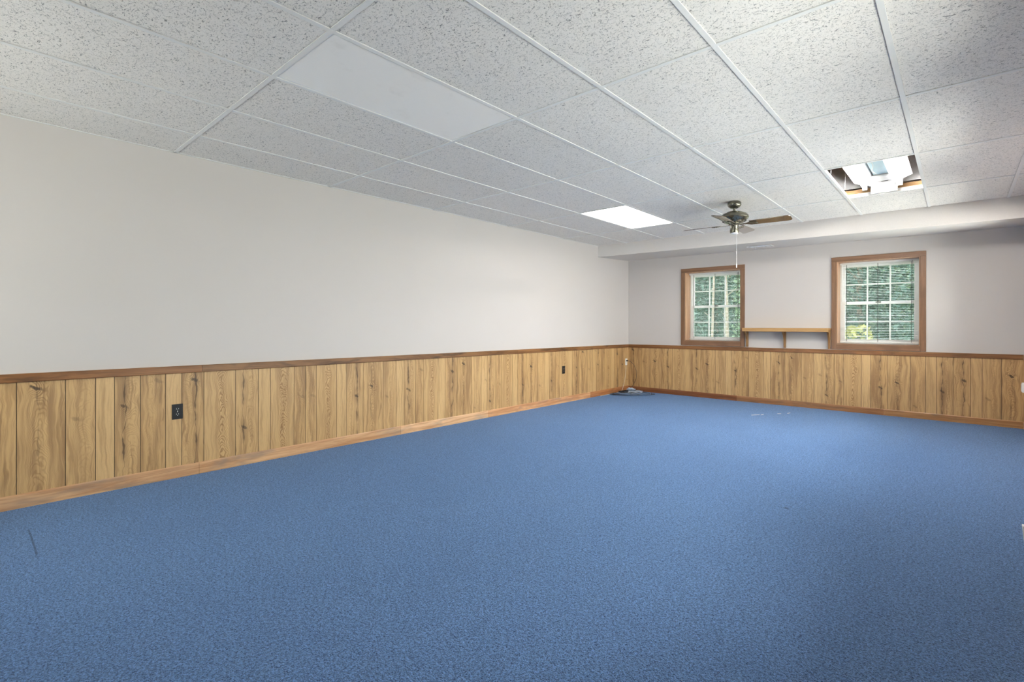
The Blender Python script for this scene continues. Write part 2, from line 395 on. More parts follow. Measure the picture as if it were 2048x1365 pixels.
mb.box(0, XR, YR, YR + .014, H - .001, H + .003)
mb.build('ceiling_grid', M['tee'], ceil)
# structure above the ceiling
mb = MB(); mb.box(-T, XR + T, YR - T, YB + T, 3.10, 3.16); mb.build('floor_deck', M['deck'], ceil)
for y in (3.78, 4.19, 5.02, 5.40):
    mb = MB().box(.01, XR - .01, y - .019, y + .019, 2.84, 3.095); mb.build('joist', M['lumber_dark'] if y > 4.9 else M['lumber'], ceil)
mb = MB().box(3.50, 4.28, 4.945, 4.985, 2.47, 2.53); mb.build('nailer_board', M['lumber'], ceil)
mb = MB().box(3.30, 4.40, 4.915, 4.94, 2.54, 2.82); mb.build('duct_board', M['galv'], ceil)
mb = MB(); mb.bar((3.40, 4.20, 2.86), (3.66, 4.60, 3.08), .035, .03); mb.bar((3.40, 4.60, 2.86), (3.66, 4.20, 3.08), .035, .03)
mb.bar((3.30, 4.32, 2.80), (3.75, 4.40, 2.80), .06, .02); mb.build('bridging', M['lumber'], ceil)
mb = MB(); mb.bar((4.10, 4.22, 2.86), (4.26, 4.62, 3.05), .03, .03); mb.bar((4.24, 4.24, 2.84), (4.06, 4.60, 2.92), .03, .025); mb.build('bridging', M['lumber'], ceil)
mb = MB()
for (x, y) in ((3.60, 4.5), (3.567, 4.0), (4.176, 4.3)): mb.tube([(x, y, H + .03), (x + .01, y + .01, 2.84)], .0012, 5)
mb.build('hanger_wire', M['galv'], ceil)

# ------------------------------------------------------------------ panelling
# plank kinds: width is given by the groove positions; (cath, tone, ku, kz, knot, uc, crack, streak)
KIND = {'C': (1.0, .60, .5, 9, 0, .56, 0, .30), 'P': (.05, .95, .5, 9, 0, .5, 0, .06), 'K': (.25, .35, .6, .50, .9, .3, .9, .9),
        'W': (.60, .50, .42, .58, 1.0, .45, .35, .85), 'M': (.25, .55, .3, .30, .35, .6, 0, .55), 'Q': (.05, .90, .8, .62, .30, .5, 0, .10),
        'Y': (.35, .45, .35, .35, .8, .6, .8, .75), 'S': (.2, .30, .7, .55, .3, .4, .15, .85)}
LG = [-.834, -.607, -.455, -.354, -.207, -.057, .045, .192, .417, .592, .691, .892, .993, 1.095, 1.293, 1.394, 1.571, 1.798, 1.955, 2.054, 2.206, 2.311, 2.512, 2.614,
      2.797, 3.029, 3.189, 3.291, 3.442, 3.548, 3.754, 3.861, 4.037, 4.281, 4.437, 4.543, 4.691, 4.795, 5.002, 5.109, 5.295, 5.521, 5.676, 5.779, 5.93, 6.035, 6.235, 6.335, 6.515, 6.742]
LT = 'WMPYSPKCYPCSSCPKWMPYSCPKWMQYSCPKWMPYSCPKWMQYSCPKW'
PER = [.152, .101, .147, .104, .2, .101, .177, .228]; PT = 'MPYSCPKW'
g0 = LG[0]; pre = []; i = 0
while g0 > YR + .01: g0 -= PER[-1 - i % 8]; pre.append((max(g0, YR), PT[-1 - i % 8])); i += 1
pre.reverse()
LGf = [a for a, _ in pre] + LG + [YB]; LTf = ''.join(k for _, k in pre) + LT + 'M'
BG = [0, .161, .265, .417, .64, .824, 1.029, 1.127, 1.306, 1.537, 1.69, 1.787, 1.942, 2.039, 2.243, 2.34, 2.524, 2.745, 2.898, 2.998, 3.148, 3.251, 3.451, 3.552, 3.732, 3.962,
      4.111, 4.213, 4.366, 4.522, 4.621, 4.782, XR]
BT = 'KSMWKCPKWMPYSCPKWMQYSCPKWMPYKPMW'
def panelling(gr, kinds, mapf, zoff, name, parent, zt):
    mb = MB(); rnd = random.Random(5)
    for i in range(len(gr) - 1):
        a, b = gr[i] + .0021, gr[i + 1] - .0021; w = b - a
        k = KIND[kinds[i % len(kinds)]]
        panel = int((gr[i] + 10.6) / 1.2192); dz = ((panel * 0.37) % 1) * .42 - .18
        seed = (ord(kinds[i % len(kinds)]) % 13) + panel * .013 + zoff
        z0, z1 = .02, zt(gr[i])
        segs = 1
        mb.cur['pa'] = (seed, k[0], k[1] + rnd.uniform(-.15, .15)); kz = k[3] + dz if k[3] < 2 else 9
        if kz < 2: kz = min(max(kz, .14), .74)
        mb.cur['pb'] = (a + w * k[2], kz, k[4]); mb.cur['pc'] = (a + w * k[5], k[6], k[7])
        n0 = len(mb.v)
        mapf(mb, a, b, z0, z1, .0045, .0062, 0)
        d = mb.a.setdefault('uz', {})
        for j in range(n0, len(mb.v)):
            v = mb.v[j]; d[j] = ((v[1] if name == 'L' else v[0]), v[2], 0)
    mb.cur = {}
    mapf(mb, gr[0], gr[-1], .02, .79, .0, .0045, 1)
    return mb.build('wood_panelling', [M['oak'], M['groove']], parent)
zl = lambda y: .842 - (y + .9) * .0032 - .03
panelling(LGf, LTf, lambda m, a, b, z0, z1, d0, d1, mi: m.box(d0, d1, a, b, z0, z1, mi), 0, 'L', wl, zl)
panelling(BG, BT, lambda m, a, b, z0, z1, d0, d1, mi: m.box(a, b, YB - d1, YB - d0, z0, z1, mi), .31, 'B', wb, lambda x: .80)
RG = [YR]; i = 0
while RG[-1] < YB - .25: RG.append(RG[-1] + PER[i % 8]); i += 1
RG[-1] = YB
panelling(RG, PT, lambda m, a, b, z0, z1, d0, d1, mi: m.box(XR - d1, XR - d0, a, b, z0, z1, mi), .5, 'L', wr, lambda x: .80)
FG = [0]; i = 0
while FG[-1] < XR - .25: FG.append(FG[-1] + PER[i % 8]); i += 1
FG[-1] = XR
panelling(FG, PT, lambda m, a, b, z0, z1, d0, d1, mi: m.box(a, b, YR + d0, YR + d1, z0, z1, mi), .7, 'B', wf, lambda x: .80)

# chair rails (pieces butt-jointed) and baseboards
def run(name, mat, axis, pieces, prof, flip=False):
    """prof: (depth, height) polygon; pieces: (start, end, ztop_start, ztop_end, tint)"""
    mb = MB()
    for (a, b, za, zb, tint) in pieces:
        mb.cur['tint'] = tint; a += .0008; b -= .0008; n = len(prof)
        def P(d, hgt, w, z): return (d, w, z + hgt) if axis == 'L' else ((w, YB - d, z + hgt) if axis == 'B' else ((XR - d, w, z + hgt) if axis == 'R' else (w, YR + d, z + hgt)))
        vs = [P(d, h_, a, za) for d, h_ in prof] + [P(d, h_, b, zb) for d, h_ in prof]
        mb._add(vs, [tuple(range(n)), tuple(reversed(range(n, 2 * n)))] + [(i, n + i, n + (i + 1) % n, (i + 1) % n) for i in range(n)])
    return struct(mb.build(name, mat))
rp = [(.0002, 0), (.017, 0), (.020, -.004), (.020, -.050), (.017, -.054), (.0002, -.054)]
bp = [(.0002, 0), (.008, 0), (.013, -.008), (.013, -1), (.0002, -1)]
zr = lambda y: .842 - (y + .9) * .0032
run('trim_1', M['rail_y'], 'L', [(YR, .177, zr(YR), zr(.177), (1.0, .92, .85)), (.177, 3.845, zr(.177), zr(3.845), (.85, .86, .92)), (3.845, YB - .021, zr(3.845), .8175, (1.0, 1.0, 1.05))], rp)
run('trim_2', M['rail_x'], 'B', [(.0005, 2.035, .8175, .824, (.95, .9, .85)), (2.035, 3.677, .824, .829, (1.05, 1.0, 1.0)), (3.677, XR - .0005, .829, .832, (.95, .95, 1.0))], rp)
run('trim_3', M['rail_y'], 'R', [(YR + .021, YB - .021, .832, .832, (1, 1, 1))], rp)
run('trim_4', M['rail_x'], 'F', [(.0005, XR - .0005, .842, .842, (1, 1, 1))], rp)
def bprof(h): return [(.0002, h), (.009, h), (.013, h - .008), (.013, 0), (.0002, 0)]
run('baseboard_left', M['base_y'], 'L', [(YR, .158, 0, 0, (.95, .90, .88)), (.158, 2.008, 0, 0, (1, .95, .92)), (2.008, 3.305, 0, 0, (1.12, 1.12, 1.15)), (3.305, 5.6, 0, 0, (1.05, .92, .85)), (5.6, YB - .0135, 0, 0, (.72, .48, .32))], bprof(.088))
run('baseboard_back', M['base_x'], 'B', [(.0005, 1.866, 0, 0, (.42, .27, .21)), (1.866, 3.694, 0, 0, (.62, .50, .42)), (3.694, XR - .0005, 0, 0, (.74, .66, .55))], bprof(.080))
run('baseboard_right', M['base_y'], 'R', [(YR + .0135, YB - .0135, 0, 0, (.75, .65, .55))], bprof(.080))
run('baseboard_front', M['base_x'], 'F', [(.0005, XR - .0005, 0, 0, (.75, .65, .55))], bprof(.080))

# ------------------------------------------------------------------ windows
def window(name, loc, rz, w, cols, rail_gap=True):
    """local x along the wall, local y outwards, z from the rail top; opening w wide from z=.07 to z=1.18"""
    r = empty(name, loc, rz); struct(r)
    z0, z1 = WZ0 - loc[2], WZ1 - loc[2]; cw = .062; e = .0005; DJ = .20
    mb = MB(); mb.box(-cw, 0, -.018, -e, 0, z1); mb.build('side_casing', M['case_z'], r, bevel=.003)
    mb = MB(); mb.box(w, w + cw, -.018, -e, 0, z1); mb.build('side_casing', M['case_z'], r, bevel=.003)
    mb = MB(); mb.box(-cw, w + cw, -.018, -e, z1, z1 + cw); mb.build('head_casing', M['case_x'], r, bevel=.003)
    mb = MB(); mb.box(e, w - e, -.018, -e, .0, z0); mb.build('apron', M['case_x'], r, bevel=.003)
    mb = MB(); t = .008
    mb.box(0, t, 0, DJ, z0, z1); mb.box(w - t, w, 0, DJ, z0, z1); mb.box(t, w - t, 0, DJ, z1 - t, z1); mb.build('jamb_liner', M['jamb'], r)
    mb = MB(); mb.box(0, w, 0, DJ, z0, z0 + t); mb.build('stool', M['case_x'], r)
    f = .022; a, b, c, d = t, w - t, z0 + t, z1 - t
    mb = MB(); mb.box(a, a + f, DJ, DJ + .055, c, d); mb.box(b - f, b, DJ, DJ + .055, c, d); mb.box(a + f, b - f, DJ, DJ + .055, c, c + f); mb.box(a + f, b - f, DJ, DJ + .055, d - f, d)
    mb.build('window_frame', M['vinyl'], r, bevel=.002)
    a += f; b -= f; c += f; d -= f; mid = (c + d) / 2; s = .036
    def sash(nm, y0, zc, zd):
        mb = MB(); y1 = y0 + .024
        mb.box(a, a + s, y0, y1, zc, zd); mb.box(b - s, b, y0, y1, zc, zd); mb.box(a + s, b - s, y0, y1, zc, zc + s); mb.box(a + s, b - s, y0, y1, zd - s, zd)
        for k in range(1, cols):
            x = a + s + (b - a - 2 * s) * k / cols; mb.box(x - .008, x + .008, y0 + .003, y1 - .003, zc + s, zd - s)
        zz = (zc + zd) / 2; mb.box(a + s, b - s, y0 + .0035, y1 - .0035, zz - .008, zz + .008)
        so2 = mb.build(nm, M['vinyl'], r, bevel=.0015)
        MB().box(a + s, b - s, y0 + .010, y0 + .013, zc + s, zd - s).build('glass_pane', M['glass'], so2)
        return so2
    sash('upper_sash', DJ + .027, mid - .018, d); sash('lower_sash', DJ + .001, c, mid + .018)
    mb = MB(); xm = (a + b) / 2; mb.box(xm - .03, xm + .03, DJ - .006, DJ + .001, mid + .0, mid + .016); mb.tube([(xm - .012, DJ - .008, mid + .014), (xm + .022, DJ - .012, mid + .03)], .006, 8)
    mb.build('sash_lock', M['pewter'], r, bevel=.001)
    return r
window('window_1', (WB[0][0], YB, .832), 0, WB[0][1] - WB[0][0], 3)
window('window_2', (WB[1][0], YB, .836), 0, WB[1][1] - WB[1][0], 3)
for i, (a, b) in enumerate(WR): window('window_%d' % (3 + i), (XR, b, .836), -pi / 2, b - a, 5)  # unseen right-wall windows, assumed, lit by the fill lamps
for i, (a, b) in enumerate(WREAR): window('window_%d' % (6 + i), (b, YR, .845), pi, b - a, 5)  # unseen rear window, added for its fill light

def blind(loc, w, h, label, tilt, wand_x):
    r = empty('window_blind', loc); tag(r, label, 'blind', 'mini blinds in the window openings')
    MB().box(0, w, 0, .026, -.026, 0).build('headrail', M['slat'], r, bevel=.002)
    mb = MB(); n_ = int((h - .05) / .0215); s_, c_ = sin(tilt), cos(tilt)
    for i in range(n_):
        z = -.036 - i * .0215; pr = []
        for k in range(5):
            q = (k / 4 - .5) * .025; arch = .0018 * (1 - (2 * k / 4 - 1) ** 2)
            pr.append((.013 + q * c_ - arch * s_, z + q * s_ + arch * c_))
        pr += [(a, b - .0004) for a, b in reversed(pr)]
        mb.prism(pr, 'x', .003, w - .003)
    mb.build('slats', M['slat'], r)
    MB().box(.003, w - .003, .002, .024, -h, -h + .012).build('bottom_rail', M['slat'], r, bevel=.002)
    for k, x in enumerate((w * .09, w * .5, w * .91)):
        mb = MB(); mb.tube([(x, -.001, -.026), (x, -.001, -h + .01)], .0026, 5); mb.tube([(x, .027, -.026), (x, .027, -h + .01)], .0009, 5)
        mb.build('ladder_cord', M['blind_cord'], r)
    mb = MB(); mb.tube([(wand_x, -.006, -.02), (wand_x + .003, -.008, -.70)], .0024, 6); mb.tube([(wand_x + .003, -.008, -.69), (wand_x + .003, -.008, -.715)], .004, 6); mb.build('lift_cord', M['blind_cord'], r)
    return r
for i, ((a, b), lab) in enumerate(zip(WB, ('white open slat mini blind in the window left of the shelf', 'white open slat mini blind in the window right of the shelf'))):
    blind((a + .014, YB + .135, WZ1 - .0085), b - a - .028, WZ1 - WZ0 - .035, lab, radians(1.5), b - a - .09)

# ------------------------------------------------------------------ shelf between the windows
sh = empty('wall_shelf', (2.0, YB, .832)); tag(sh, 'long light wooden wall shelf with three curved brackets between the two windows', 'shelf')
ZT = 1.119 - .832
mb = MB(); mb.box(.004, 1.106, -.198, -.0005, ZT - .020, ZT); mb.build('shelf_board', M['shelf'], sh, bevel=.002)
mb = MB(); mb.box(.004, 1.106, -.212, -.1985, ZT - .052, ZT); mb.build('front_edge', M['shelf'], sh, bevel=.003)
for x in (.006, .522, 1.074):
    poly = [(-.0005, ZT - .0205), (-.185, ZT - .0205), (-.185, ZT - .05)]
    for k in range(1, 13):
        q = k / 12 * pi / 2; poly.append((-.185 + .15 * sin(q), .035 + (ZT - .085) * cos(q) ** 1.0 * 1.0))
    poly += [(-.030, .003), (-.0005, .003)]
    MB().prism(poly, 'x', x, x + .026).build('bracket', M['bracket'], sh, bevel=.002)
# ------------------------------------------------------------------ ceiling fan
FX, FY = 2.66, 4.267
fan = empty('ceiling_fan', (FX, FY, H - .002)); tag(fan, 'pewter four-blade ceiling fan hanging from the tiled ceiling', 'ceiling fan')
MB().lathe([(.060, 0), (.066, -.008), (.066, -.034), (.060, -.046), (.044, -.060), (.030, -.066)], n=48).build('canopy', M['pewter'], fan, smooth=True)
MB().lathe([(.013, -.062), (.013, -.088), (.020, -.090), (.020, -.10)], n=24).build('downrod', M['pewter'], fan, smooth=True)
MB().lathe([(.030, -.098), (.075, -.106), (.080, -.112), (.118, -.126), (.136, -.146), (.139, -.162), (.132, -.178), (.118, -.190), (.096, -.202), (.090, -.214), (.060, -.222)], n=56).build('motor_housing', M['pewter'], fan, smooth=30)
mb = MB()
for k in range(24):
    q = 2 * pi * k / 24; mb.rot_box((.108 * cos(q), .108 * sin(q), -.1965), (.018, .010, .006), Matrix.Rotation(q, 3, 'Z') @ Matrix.Rotation(radians(32), 3, 'Y'))
mb.build('vent_slots', M['dark_hole'], fan)
MB().lathe([(.052, -.220), (.055, -.232), (.040, -.240), (.042, -.250), (.042, -.315), (.038, -.324)], n=40).build('switch_housing', M['pewter'], fan, smooth=30)
MB().lathe([(.0385, -.3235), (.036, -.331), (.018, -.336)], n=32).build('bottom_cap', M['white_metal'], fan, smooth=True)
for k in range(4):
    ang = radians(1 + 90 * k)
    R_ = Matrix.Rotation(ang, 4, 'Z'); Pt = R_ @ Matrix.Rotation(radians(12), 4, 'X')   # clockwise edge up
    Pt = R_ @ Matrix.Rotation(radians(-12), 4, 'X')
    mb = MB(); prof = []
    L0, L1, W0, W1 = .155, .535, .052, .066
    top = [(L0, -W0), (L1 - .05, -W1)] + [(L1 - .05 + .05 * sin(q * pi / 12), -W1 + .03 * (1 - cos(q * pi / 12))) for q in range(1, 7)]
    pts = top + [(x, -y) for x, y in reversed(top)]
    mb.prism(pts, 'z', -.003, .003)
    mb.v = [tuple(Pt @ Vector(v) + Vector((0, 0, -.232))) for v in mb.v]
    MBb = mb.build('blade', M['blade'], fan, bevel=.0015)
    mb = MB(); mb.prism([(.05, -.014), (.12, -.012), (.16, -.040), (.225, -.030), (.205, 0), (.225, .030), (.16, .040), (.12, .012), (.05, .014)], 'z', -.0085, -.0035)
    for sx, sy in ((.175, -.022), (.175, .022), (.205, 0)): mb.lathe([(.005, -.0085), (.004, -.0115)], (sx, sy, 0), 10)
    mb.v = [tuple(Pt @ Vector(v) + Vector((0, 0, -.232))) for v in mb.v]
    mb.build('blade_iron', M['pewter'], MBb, bevel=.001)
mb = MB(); px_, py_ = .030, -.022
mb.tube([(px_, py_, -.318), (px_, py_, -.655)], .0011, 6); mb.lathe([(.002, -.650), (.0055, -.657), (.0055, -.680), (.003, -.688)], (px_, py_, 0), 12); mb.build('pull_chain', M['white_metal'], fan)

# ------------------------------------------------------------------ ceiling lights
def troffer(x0, x1, y0, y1, lensm, label):
    r = empty('ceiling_light', ((x0 + x1) / 2, (y0 + y1) / 2, H)); tag(r, label, 'ceiling light')
    w = (x1 - x0) / 2 - TW - .001; l = (y1 - y0) / 2 - TW - .001
    mb = MB(); e = .008
    mb.box(-w, -w + e, -l, l, .0035, .095); mb.box(w - e, w, -l, l, .0035, .095); mb.box(-w + e, w - e, -l, -l + e, .0035, .095); mb.box(-w + e, w - e, l - e, l, .0035, .095); mb.box(-w, w, -l, l, .095, .10)
    mb.build('housing', M['white_metal'], r)
    MB().box(-w + e + .0005, w - e - .0005, -l + e + .0005, l - e - .0005, .0035, .0065).build('diffuser', lensm, r)
    return r
troffer(CX[2], CX[3], RY[3], RY[4], M['lens_off'], 'large unlit grey-white fluorescent panel nearest the camera in the tiled ceiling')
troffer(CX[1], CX[2], RY[6], RY[7], M['lens_on'], 'bright white lit fluorescent panel in the ceiling left of the fan')
# open fixture, lens missing
ox, oy = 3.872, 4.267
r = empty('open_ceiling_light', (ox, oy, H)); tag(r, 'fluorescent strip fixture with bare tubes, cover missing, in the open ceiling bay', 'ceiling light')
mb = MB(); y0, y1 = -.59, .575
mb.box(-.085, .085, y0, y1, .165, .175); mb.box(-.090, -.080, y0, y1, .05, .165); mb.box(.080, .090, y0, y1, .05, .165)
mb.build('channel', M['white_metal'], r, bevel=.001)
for s in (-1, 1):
    mb = MB(); p = [(s * .091, .050), (s * .225, .100), (s * .225, .104), (s * .091, .054)]
    mb.prism([(a, b) for a, b in p], 'y', y0 + .01, .40 if s > 0 else .44); mb.build('reflector', M['white_metal'], r)
    MB().tube([(s * .135, y0 + .03, .040), (s * .135, .40, .040)], .0175, 16).build('tube', M['tube'], r, smooth=True)
    for ya in (.402, y0 + .005): MB().box(s * .135 - .018, s * .135 + .018, ya, ya + .023, .015, .064).build('lamp_holder', M['white_plastic'], r, bevel=.002)
mb = MB(); mb.box(-.060, .060, y0 + .02, .32, .125, .160); mb.build('ballast', plain('ballast_blue_grey', (.42, .58, .66), .3, 0, .15, 12), r, bevel=.004)
mb = MB(); mb.box(-.078, .078, .33, .50, .100, .120); mb.build('cover_plate', M['white_plastic'], r, bevel=.002)
mb = MB(); mb.box(-.105, .105, .545, .590, .004, .150); mb.build('end_box', M['white_metal'], r, bevel=.003)
mb = MB(); mb.box(-.02, .035, .541, .5455, .105, .130); mb.build('knockout', M['dark_hole'], r)
mb = MB(); mb.tube(smooth_path([(-.03, .30, .12), (-.045, .1, .11), (-.02, -.1, .115), (-.04, -.4, .12)]), .0025, 6); mb.build('wire', M['cord_white'], r)

# ------------------------------------------------------------------ air register on the soffit underside
vx, vy = 2.345, 6.29; vz = 2.2365 + (vy - YS) * .043
r = empty('air_register', (vx, vy, vz)); tag(r, 'small white metal air register under the soffit beside the fan', 'vent'); r.rotation_euler = (radians(2.4), radians(.45), 0)
mb = MB(); mb.box(-.155, .155, -.075, -.055, -.006, 0); mb.box(-.155, .155, .055, .075, -.006, 0); mb.box(-.155, -.13, -.055, .055, -.006, 0); mb.box(.13, .155, -.055, .055, -.006, 0)
mb.box(-.075, -.062, -.055, .055, -.006, 0); mb.box(.062, .075, -.055, .055, -.006, 0); mb.build('frame', M['white_metal'], r, bevel=.001)
MB().box(-.13, .13, -.055, .055, -.0025, .004).build('backing', M['dark_hole'], r)
mb = MB()
for k in range(4): mb.rot_box((0, -.040 + k * .027, -.0035), (.26, .006, .0012), Matrix.Rotation(radians(35), 3, 'X'))
mb.build('slat', M['white_metal'], r)
mb = MB(); mb.bar((-.068, .03, -.006), (-.068, .045, -.035), .006, .003); mb.build('lever', M['white_metal'], r)

# ------------------------------------------------------------------ outlets (on the left wall, facing +x)
def outlet(loc, plate, label, body, contacts, rz=0, slots=True):
    r = empty('wall_outlet', loc, rz); tag(r, label, 'outlet')
    w, h = .035, .057
    mb = MB(); mb.box(0, .005, -w, w, -h, h); mb.build('cover_plate', plate, r, bevel=.002)
    for s in (-1, 1):
        mb = MB(); pts = [(.0165 * cos(q * pi / 12) if abs(.0165 * cos(q * pi / 12)) < .0165 else .0165, s * .0195 + max(-.013, min(.013, .017 * sin(q * pi / 12)))) for q in range(24)]
        mb.prism(pts, 'x', .0052, .0065); f = mb.build('receptacle', body, r)
        mb = MB(); mb.box(.0066, .0069, -.008, -.0055, s * .0195 - .002, s * .0195 + .006); mb.box(.0066, .0069, .0055, .008, s * .0195 - .002, s * .0195 + .006); mb.tube([(.0066, 0, s * .0195 - .008), (.0069, 0, s * .0195 - .008)], .0025, 8)
        mb.build('slots', contacts, f)
    MB().tube([(.005, 0, 0), (.0068, 0, 0)], .003, 10).build('screw', contacts, r)
    return r
outlet((.0064, .0165, .497), M['black_plastic'], 'black double outlet low on the panelling nearest the camera', M['black_plastic'], M['slot'])
outlet((.0064, 4.886, .490), M['black_plastic'], 'black double outlet on the panelling of the far left wall', M['black_plastic'], M['slot'])
outlet((.0064, 6.742, .510), M['white_plastic'], 'white double outlet on the panelling beside the room corner', M['white_plastic'], M['dark_hole'])
# surface box on the right wall, only its edge shows
r = empty('surface_box', (XR - .0065, 6.02, .53)); tag(r, 'white surface-mounted outlet box at the right edge of the panelling', 'outlet box')
MB().hexa([(-.0, -.035, -.057), (-.075, -.030, -.045), (-.075, .030, -.045), (0, .035, -.057), (0, -.035, .057), (-.075, -.030, .050), (-.075, .030, .050), (0, .035, .057)]).build('box_body', M['white_plastic'], r, bevel=.003)
MB().box(-.079, -.0755, -.024, .024, -.034, .040).build('box_face', M['white_plastic'], r, bevel=.001)
# small white thing standing on the carpet at the right edge
r = empty('plastic_block', (4.70, 2.62, .001)); tag(r, 'small white plastic block on the carpet at the right edge', 'block')
MB().hexa([(-.025, -.02, 0), (.03, -.02, 0), (.03, .02, 0), (-.025, .02, 0), (-.035, -.02, .105), (.02, -.02, .105), (.02, .02, .105), (-.035, .02, .105)]).build('wedge_body', M['white_plastic'], r, bevel=.003)

# ------------------------------------------------------------------ cords in the corner
oz = .510
r = empty('power_cord', (.013, 6.742, oz)); tag(r, 'black power cord plugged into the white corner outlet, drooping to the carpet', 'cord')
W_ = Vector((.013, 6.742, oz))
def rel(pts, o): return [tuple(Vector(p) - Vector(o)) for p in pts]
mb = MB(); mb.rot_box((.014, 0, .0195), (.026, .022, .02), Matrix.Identity(3)); mb.build('plug', M['cord_black'], r, bevel=.003)
pts = smooth_path([(.038, 6.742, oz + .02), (.08, 6.745, oz + .012), (.15, 6.76, oz - .05), (.19, 6.77, oz - .16), (.19, 6.77, oz - .28), (.14, 6.76, .12), (.10, 6.74, .03), (.14, 6.70, .006), (.3, 6.72, .006), (.5, 6.70, .006), (.62, 6.62, .006), (.55, 6.5, .006), (.35, 6.48, .006)])
MB().tube(rel(pts, W_), .0034, 8).build('cable', M['cord_black'], r, smooth=True)
def cord(pts, rad, mat, label, grp=None, name='cable'):
    o0 = pts[0]; o = MB().tube(rel(smooth_path(pts), o0), rad, 8).build(name, mat, None, smooth=True, loc=o0); tag(o, label, 'cable', grp); return o
cord([(.012, 6.735, .452), (.0125, 6.725, .38), (.012, 6.70, .25), (.0115, 6.66, .13), (.020, 6.62, .092), (.022, 6.58, .03), (.03, 6.45, .006), (.05, 6.2, .006), (.06, 6.0, .006), (.045, 5.86, .006), (.085, 5.80, .006)], .0032, M['cord_white'], 'thin white cable running down from the corner outlet and along the baseboard')
rnd = random.Random(3)
def loop(cx, cy, rx, ry, z, a0, turns, mat, label, rad=.003, jit=.03):
    pts = []; n_ = int(10 * turns)
    for k in range(n_ + 1):
        q = a0 + 2 * pi * k / 10; f = 1 + rnd.uniform(-.12, .12)
        pts.append((cx + rx * cos(q) * f * cos(.75) - ry * sin(q) * f * sin(.75), cy + rx * cos(q) * f * sin(.75) + ry * sin(q) * f * cos(.75), z + .007 * k / 10 + rnd.uniform(0, .012)))
    return cord(pts, rad, mat, label, name='coiled_cable')
loop(.36, 6.33, .32, .12, .005, .3, 2.2, M['cord_black'], 'wide loop of black cable lying on the carpet in the corner', .0045)
loop(.44, 6.27, .24, .08, .016, 2.0, 2.6, M['cord_blue'], 'grey-blue coiled cable on the carpet in the corner', .0045)
loop(.24, 6.42, .17, .09, .022, 1.0, 3.1, M['cord_black'], 'small tight coil of black cable nearest the room corner', .005)
loop(.40, 6.34, .11, .07, .038, 4.0, 3.6, M['cord_pale'], 'small white coiled cable on top of the dark cables', .0028)
loop(.22, 6.22, .20, .05, .006, .9, 1.6, M['cord_blue'], 'long flat loop of grey-blue cable nearest the left baseboard', .0045)
# crumpled clear plastic wrap
bm_ = bmesh.new(); bmesh.ops.create_icosphere(bm_, subdivisions=4, radius=1)
from mathutils import noise as mn
for v in bm_.verts:
    p = v.co.copy(); k = 1 + .9 * mn.noise(p * 2.6) + .8 * mn.noise(p * 6.0); v.co = Vector((p.x * .055 * k, p.y * .045 * k, max(-.012, p.z * .022 * k)))
me = bpy.data.meshes.new('plastic_wrap'); bm_.to_mesh(me); bm_.free(); me.materials.append(M['plastic_film'])
o = bpy.data.objects.new('plastic_wrap', me); COL.objects.link(o); o.location = (.30, 6.38, .078); tag(o, 'crumpled pale plastic wrap on the heap of cables in the corner', 'plastic wrap')

# white slivers and debris on the carpet
for (a, b, lab) in (((2.422, 5.661), (2.488, 5.768), 'longest white sliver on the carpet below the shelf, leftmost of the four'),
                    ((2.508, 5.762), (2.521, 5.822), 'short white sliver on the carpet just right of the longest one'),
                    ((2.642, 6.003), (2.676, 6.034), 'white sliver on the carpet, left one of the right pair'),
                    ((2.735, 6.112), (2.750, 6.175), 'white sliver on the carpet, rightmost of the four')):
    a = Vector((*a, .004)); b = Vector((*b, .004)); o = MB().bar((0, 0, 0), tuple(b - a), .009, .003).build('paper_sliver', M['white_plastic'], None, loc=tuple(a)); tag(o, lab, 'paper scrap', 'white slivers on the carpet')

# ------------------------------------------------------------------ outdoors
n = N('lawn', .9); P = n.obj(); n.color(n.mix(n.noise(P, 6, 5, .7), (.12, .15, .07), (.24, .28, .14))); M['lawn'] = n.mat
n = N('wooded_slope', .9); P = n.obj(); q = n.noise(P, 2.5, 8, .75); n.color(n.mix(n.step(q, .35, .65), (.008, .022, .015), (.06, .10, .055))); n.bump(q, 1, .3); M['slope'] = n.mat
def leafmat(name, c1, c2):
    n = N(name, .85, spec=.12); n.color(n.mix(n.noise(n.obj(), 3.5, 3, .7), c1, c2)); return n.mat
M['leaf_dark'] = leafmat('dark_leaves', (.012, .032, .027), (.065, .105, .082)); M['leaf_mid'] = leafmat('mid_leaves', (.022, .048, .030), (.10, .14, .075)); M['leaf_lime'] = leafmat('lime_leaves', (.08, .11, .03), (.25, .23, .09))
M['bark'] = stain_wood('bark', 'z', (.10, .085, .065), (.17, .145, .11), (.05, .04, .03), .9, .6)
struct(MB().box(-60, 60, YB + T + .05, 80, -.95, -.55).build('ground', M['lawn']))
mb = MB(); nx, nz = 60, 14; vs = []; fs = []
for i in range(nx + 1):
    for j in range(nz + 1):
        x = -45 + 90 * i / nx; t = j / nz; vs.append((x, 27 + 16 * t + 1.5 * mn.noise(Vector((x * .2, t * 4, 0))), -.7 + 15 * t ** .8 + .8 * mn.noise(Vector((x * .3, t * 5, 3)))))
for i in range(nx):
    for j in range(nz):
        a = i * (nz + 1) + j; fs.append((a, a + nz + 1, a + nz + 2, a + 1))
mb._add(vs, fs); struct(mb.build('hill', M['slope']))
